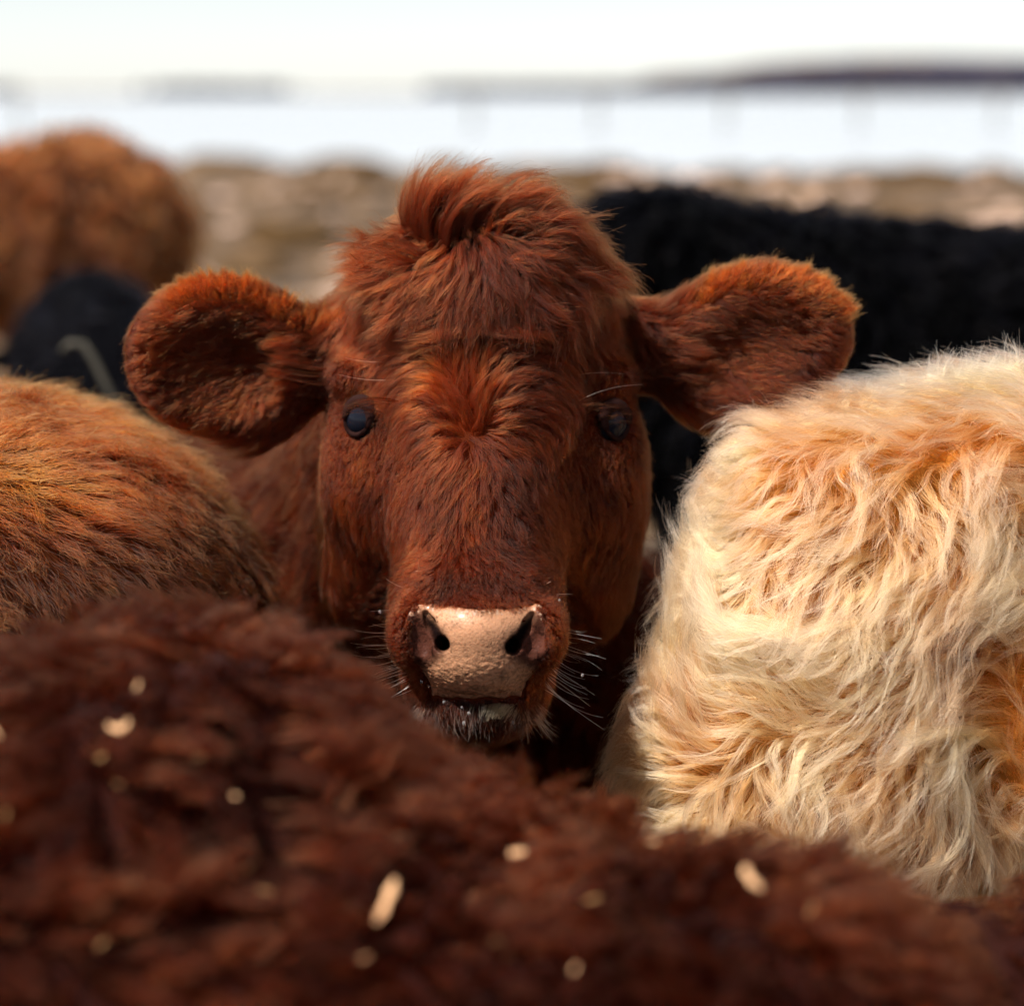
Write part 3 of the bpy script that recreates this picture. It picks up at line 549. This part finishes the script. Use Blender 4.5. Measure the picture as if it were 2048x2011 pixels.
coat('body_coat', S, vs, fs, T, H_NCK, 60000, 5000, lambda p: .045 + .015 * vn(p, 12, 3), flow_from([(500, 950, -.5, .9), (550, 1150, -.3, .9), (620, 1000, -.3, .9), (1150, 1300, .1, 1), (1300, 700, .6, .6)], 90.), wfun=seen(.2), r=(.00045, .00016), br=dict(clump=.95, frizz=.004), keep=body_part, lift0=50, lift1=18, swirl=.8, wave=.5)
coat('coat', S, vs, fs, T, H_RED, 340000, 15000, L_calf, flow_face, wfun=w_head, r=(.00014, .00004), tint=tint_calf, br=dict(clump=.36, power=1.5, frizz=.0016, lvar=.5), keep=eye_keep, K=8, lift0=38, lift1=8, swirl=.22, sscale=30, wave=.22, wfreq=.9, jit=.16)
# forelock: explicit locks combed up and over
CALF, CALF_T = S, T
def project(p, n=6):
    for _ in range(n): p = p - grad(S, p) * S(p)[:, None]
    return p
def locks(name, spec, m, S=None, T=None, r=(.00017, .00005), per=60, K=12, spread=.006, seed=0, clump=.7, frizz=.0025, tint0=.5):
    G = []; S = S or CALF; T = T or CALF_T
    def project(p, n=6):
        for _ in range(n): p = p - grad(S, p) * S(p)[:, None]
        return p
    for (px, py, ang, turn, L) in spec:
        p = project(P(px, py, 1.80)[None])[0]; n = grad(S, p[None])[0]; pts = [p - n * .002]; a = math.radians(ang); st = L / (K - 1)
        for k in range(1, K):
            t = k / (K - 1); aa = a + math.radians(turn) * t ** 1.2; dv = RV * math.cos(aa) + UV * math.sin(aa) + n * (.75 * (1 - t) ** 2); p = p + nrm(dv) * st
            sdv = S(p[None])[0]
            if sdv < .003: p = p + grad(S, p[None])[0] * (.003 - sdv)
            pts.append(p)
        G.append(np.stack(pts))
    G = np.stack(G); rt = np.repeat(G[:, 0], per, 0) + rng.normal(0, spread, (len(G) * per, 3)); rt = project(rt, 4); pts, own = brood(G, rt, clump=clump, power=.8, frizz=frizz, lvar=.4)
    gt = rng.random(len(G)); ti = np.clip(tint0 + .3 * (gt[own] - .5) + .12 * rng.normal(size=len(rt)), 0, 1)
    return hair_obj(name, pts, taper(len(rt), K, *r), m, T, ti)
rr_ = random.Random(5); spec = []
for i in range(70):                                          # crest: up, then over to the right
    x = rr_.uniform(820, 1090); y = 465 + rr_.uniform(-15, 40) + abs(x - 960) * .12; f = (x - 820) / 270
    spec.append((x, y, 118 - 70 * f + rr_.uniform(-16, 16), -75 - 35 * f + rr_.uniform(-25, 25), rr_.uniform(.055, .090) * (1.05 - .25 * f)))
for i in range(34): spec.append((rr_.uniform(1000, 1210), rr_.uniform(450, 560), rr_.uniform(-10, 25), rr_.uniform(-75, -35), rr_.uniform(.045, .065)))
for i in range(46): spec.append((rr_.uniform(730, 880), rr_.uniform(450, 570), 175 + rr_.uniform(-18, 25), rr_.uniform(-10, 55), rr_.uniform(.035, .06)))
for i in range(70):                                          # fringe falling over the brow
    x = rr_.uniform(800, 1130); spec.append((x, rr_.uniform(500, 600), -90 + (x - 960) * .18 + rr_.uniform(-28, 28), rr_.uniform(-45, 45), rr_.uniform(.035, .062)))
spec = [tuple(v + g for v, g in zip(q, (rr_.gauss(0, 9), rr_.gauss(0, 6), rr_.gauss(0, 9), rr_.gauss(0, 14), rr_.gauss(0, .006)))) for q in spec for _ in range(3)]
locks('forelock', spec, H_RED, r=(.00014, .00004), per=46, spread=.006, tint0=.33, clump=.55, frizz=.0045)
fr = []
for i in range(150):
    f = rr_.random(); fr.append((345 + 270 * f, 575 - 25 * math.sin(f * 3.1) + rr_.uniform(-12, 16), 140 - 60 * f + rr_.uniform(-15, 15), rr_.uniform(-30, 30), rr_.uniform(.010, .021)))
    f = rr_.random(); fr.append((1385 + 320 * f, 560 - 25 * math.sin(f * 3.1) + 95 * max(0, f - .55) + rr_.uniform(-12, 16), 75 - 75 * f + rr_.uniform(-15, 15), rr_.uniform(-30, 30), rr_.uniform(.010, .021)))
locks('ear_fringe', fr, H_RED, r=(.00014, .00004), per=50, K=8, spread=.007, clump=.45, tint0=.8)
tf = []
for cx_, cy_, sp_, n_t, am, L0, L1 in ((1850, 765, 35, 26, 70, .035, .065), (1750, 770, 40, 16, 100, .02, .045), (1960, 760, 30, 20, 85, .025, .05), (2040, 740, 40, 30, 95, .03, .07), (1600, 785, 90, 18, 120, .012, .03)):
    for i in range(n_t): tf.append((cx_ + rr_.gauss(0, sp_), cy_ + 22 + rr_.uniform(0, 25), am + rr_.gauss(0, 22), rr_.uniform(-70, 50), rr_.uniform(L0, L1)))
for i in range(260):
    f = rr_.random(); y = 830 + 720 * f; x = np.interp(y, [820, 940, 1180, 1240, 1640], [1440, 1345, 1335, 1265, 1250]) + 22
    tf.append((x + rr_.gauss(0, 14), y, 160 - 10 * f + rr_.gauss(0, 24), rr_.uniform(-30, 60), rr_.uniform(.016, .038)))
locks('wispy_tufts', tf, H_CRM, S=S_CRM, T=CRM, r=(.00014, .00004), per=26, K=9, spread=.006, clump=.55, frizz=.005, tint0=.85)
it = []
for i in range(110):
    it.append((rr_.uniform(400, 520), rr_.uniform(625, 800), 182 + rr_.uniform(-18, 22), rr_.uniform(-25, 25), rr_.uniform(.022, .042)))
    it.append((rr_.uniform(1410, 1530), rr_.uniform(610, 790), -4 + rr_.uniform(-20, 20), rr_.uniform(-25, 25), rr_.uniform(.022, .042)))
locks('inner_ear_hair', it, H_RED, r=(.00013, .00004), per=60, K=9, spread=.009, clump=.4, tint0=.45)
# whiskers, lashes, chin tuft
H_WHI = hair_mat('pale_whisker', (.55, .36, .24), (.8, .62, .48), (.9, .8, .7), rough=.3)
H_DRK = hair_mat('dark_lash', (.03, .02, .02), (.09, .04, .03), (.2, .1, .05))
def bristles(name, lst, m, r=(.00016, .00006), K=9):
    out = []
    for (px, py, ex, ey, bend, dd) in lst:
        a = project(P(px, py, 1.745)[None])[0]; da = proj(a[None])[2][0]; b = P(ex, ey, da + dd); t = np.linspace(0, 1, K)[:, None]
        side = nrm(np.cross(b - a, FV)) * bend * np.linalg.norm(b - a); out.append(a + (b - a) * t + side * (4 * t * (1 - t)) * .5)
    out = np.stack(out); return hair_obj(name, out, taper(len(out), K, *r, .1), m, T, rng.random(len(out)))
wl_ = [(832, 1185, 772, 1157, .1, 0), (840, 1180, 835, 1115, -.25, 0), (872, 1170, 830, 1143, -.4, 0), (800, 1222, 740, 1222, 0, -.01), (1050, 1172, 1075, 1150, 0, 0), (1060, 1185, 1102, 1162, 0, 0), (1075, 1185, 1100, 1183, .3, 0), (1090, 1200, 1118, 1190, 0, 0), (1088, 1205, 1120, 1205, .1, 0), (1100, 1190, 1145, 1188, 0, 0)]
for i in range(26):
    f = i / 25; y0 = 1250 + 130 * f + rr_.uniform(-8, 8); ln = rr_.uniform(35, 100)
    wl_.append((800 + 12 * f, y0, 800 - ln, y0 + (-5 + 55 * f) * ln / 80 + rr_.uniform(-8, 8), rr_.uniform(-.15, .25), -.012))
    wl_.append((1112 - 12 * f, y0, 1112 + ln, y0 + (10 + 65 * f) * ln / 80 + rr_.uniform(-8, 8), rr_.uniform(-.25, .15), -.012))
wl_ += [(1222, 797, 1286, 769, .15, 0), (1218, 760, 1250, 748, .1, 0), (712, 758, 676, 748, .1, 0), (702, 738, 690, 715, .1, 0)]
bristles('whiskers', wl_, H_WHI)
ch = []
for i in range(420):
    x = rr_.uniform(828, 1085); y = rr_.uniform(1402, 1440); ch.append((x, y, x + (x - 955) * .22 + rr_.uniform(-14, 14), y + rr_.uniform(18, 55), rr_.uniform(-.15, .15), -.006))
bristles('chin_hair', ch, hair_mat('chin_bristle', (.012, .006, .005), (.04, .016, .01), (.16, .08, .04)), r=(.00016, .00006))
wt_ = []
for i in range(300):
    x = 990 + rr_.gauss(0, 15); y = rr_.uniform(1400, 1420); wt_.append((x, y, x + (x - 975) * .15 + rr_.uniform(-5, 5), y + rr_.uniform(12, 26), rr_.uniform(-.1, .1), -.014))
o = bristles('lip_hair', wt_, hair_mat('white_lip_hair', (.08, .05, .025), (.22, .17, .10), (.42, .34, .24), ior=1.3), r=(.00018, .00008)); o['label'] = 'small off-white tuft under the lower lip'
for s, ex, ey in ((-1, 714, 800), (1, 1240, 806)):
    ls = []
    for i in range(60):
        f = rr_.random(); x = ex + s * (-22 + 55 * f); y = ey + 4 - 6 * math.sin(f * 3.1) + 14 * f
        a = x + s * rr_.uniform(4, 24); ls.append((x, y - 6, a, y + rr_.uniform(0, 26) * (.3 + f), s * .25, -.012 + .01 * f))
    bristles('eyelashes', ls, H_NCK, r=(.00014, .00005), K=7)
# droplets
dm, n_, l_, b_ = mat('water_drop'); b_.inputs['Roughness'].default_value = .03; b_.inputs['Transmission Weight'].default_value = .9; b_.inputs['IOR'].default_value = 1.33; b_.inputs['Base Color'].default_value = (1, 1, 1, 1)
for (x, y, rpx, dz) in ((949, 1338, 4.2, 0), (946, 1346, 3, 0), (922, 1354, 3, 0), (953, 1371, 3.2, 0), (888, 1404, 3, -.004), (924, 1414, 2.8, -.004), (938, 1426, 3.4, -.006), (928, 1446, 4, -.006), (967, 1416, 4, -.004), (1026, 1444, 3, -.006), (760, 1223, 3, -.006), (1119, 1200, 2.4, -.004), (1165, 1350, 3, -.01), (843, 1362, 2.6, 0), (858, 1372, 2.4, 0), (1050, 1345, 2.6, 0), (1046, 1352, 2.2, 0), (916, 1310, 2.2, 0)):
    a = project(P(x, y, 1.72)[None])[0]; da = proj(a[None])[2][0]; c = P(x, y, min(da, 1.75) + dz - .001); p, f = sphere(c, np.array([1, 1, 1.25]) * rpx * M1 * 1.72, 12, 8); mesh_obj('water_drop', p, f, dm, T)

# ------------------------------------------------------------------ straw and chaff caught in the foreground coat
sm_ = [skin_mat('straw', (.66, .38, .20), .6), skin_mat('dull_straw', (.34, .19, .08), .7), skin_mat('brown_straw', (.20, .10, .045), .7)]; sm = sm_[0]
def ray_hit(Sx, px, py, d0=.9, d1=2.2):
    ds = np.linspace(d0, d1, 500); p = np.stack([P(px, py, q) for q in ds]); s_ = Sx(p); i = np.argmax(s_ < .030); return p[i] if s_[i] < .030 else None
def straw(px, py, ln, wd, ang, curl, label, group=None, Sx=None):
    c = ray_hit(Sx or S_MAR, px, py)
    if c is None: return
    d = proj(c[None])[2][0]; N = grad(Sx or S_MAR, c[None])[0]; a = math.radians(ang); t = RV * math.cos(a) + UV * math.sin(a); t = nrm(t - N * (t @ N) * .7); b = nrm(np.cross(N, t))
    L_ = ln * M1 * d; W_ = wd * M1 * d * .5; K = 12; vsx, fsx = [], []; M = 8
    for i in range(K):
        u = i / (K - 1) - .5; cc = c + t * L_ * u * math.cos(curl * u) + b * L_ * curl * u * u + N * .010; wv2 = W_ * (.8 + .25 * math.sin(i * 1.3 + px)) * (1 if 0 < i < K - 1 else .55)
        for j in range(M): q = j / M * 6.283; vsx.append(cc + b * math.cos(q) * wv2 + N * math.sin(q) * wv2 * .45)
    for i in range(K - 1):
        for j in range(M): fsx.append((i * M + j, i * M + (j + 1) % M, (i + 1) * M + (j + 1) % M, (i + 1) * M + j))
    fsx += [tuple(range(M))[::-1], tuple((K - 1) * M + j for j in range(M))]
    o = mesh_obj('straw_piece', vsx, fsx, sm); tag(o, label, 'straw', group)
straw(777, 1832, 96, 24, 82, .1, 'long pale upright straw stub, the brightest one in the foreground coat')
straw(1500, 1790, 60, 26, -75, .5, 'crooked golden straw piece low on the right of the foreground coat')
straw(240, 1478, 52, 20, 20, 1.2, 'curled pale straw piece on the upper left of the foreground coat')
straw(1030, 1735, 30, 24, 30, 0, 'round pale chaff flake right of the long straw stub')
gl = 'tiny pale chaff fleck caught in the dark foreground coat'; gg = 'chaff flecks in the foreground coat'
for ii, (x, y, a, b_2, q) in enumerate(((457, 1612, 22, 18, 0), (205, 1536, 24, 16, 40), (238, 1590, 20, 14, -30), (340, 1500, 34, 12, -60), (272, 1396, 18, 14, 70), (65, 1205, 26, 16, 20), (230, 1213, 28, 12, -5), (8, 1350, 26, 18, 70), (6, 1490, 30, 16, -60), (528, 1808, 28, 10, 0), (485, 1758, 18, 12, 0), (1080, 1650, 30, 16, 80), (1310, 1715, 26, 20, 0), (1190, 1830, 30, 18, 20), (1610, 1845, 30, 20, 60), (12, 1720, 40, 10, 80), (735, 1940, 26, 14, 30), (20, 1650, 26, 12, 85), (390, 1535, 18, 12, 0), (995, 1680, 24, 16, 0), (1155, 1965, 26, 18, 80), (205, 1905, 30, 12, 50), (990, 1910, 22, 14, 10))):
    sm = sm_[(0, 1, 2, 1)[ii % 4]]; straw(x, y, a * (.6 + .12 * (ii % 5)), b_2 * .5, q, .3, gl, gg) if ii % 4 != 3 else None
sm = sm_[0]
straw(110, 1158, 26, 10, 30, .5, 'small pale straw fleck where the orange cow meets the dark one', None)
# bent grey stalk in front of the black cow at the left
cp = [P(125, 705, 3.0), P(140, 688, 3.0), P(165, 688, 3.0), P(185, 715, 3.0), P(205, 755, 3.0), P(228, 800, 3.0), P(250, 850, 3.0), P(275, 1000, 3.0)]
cp.append(np.array([cp[-1][0] + .02, cp[-1][1], 0.0])); v, f = tube(cp, .0062)
o = mesh_obj('dry_stalk', v, f, skin_mat('grey_stalk', (.06, .055, .045), .8)); tag(o, 'bent grey stalk blurred in front of the black cow at the left', 'stalk')
# keep the far-scale sheets out of the close light paths
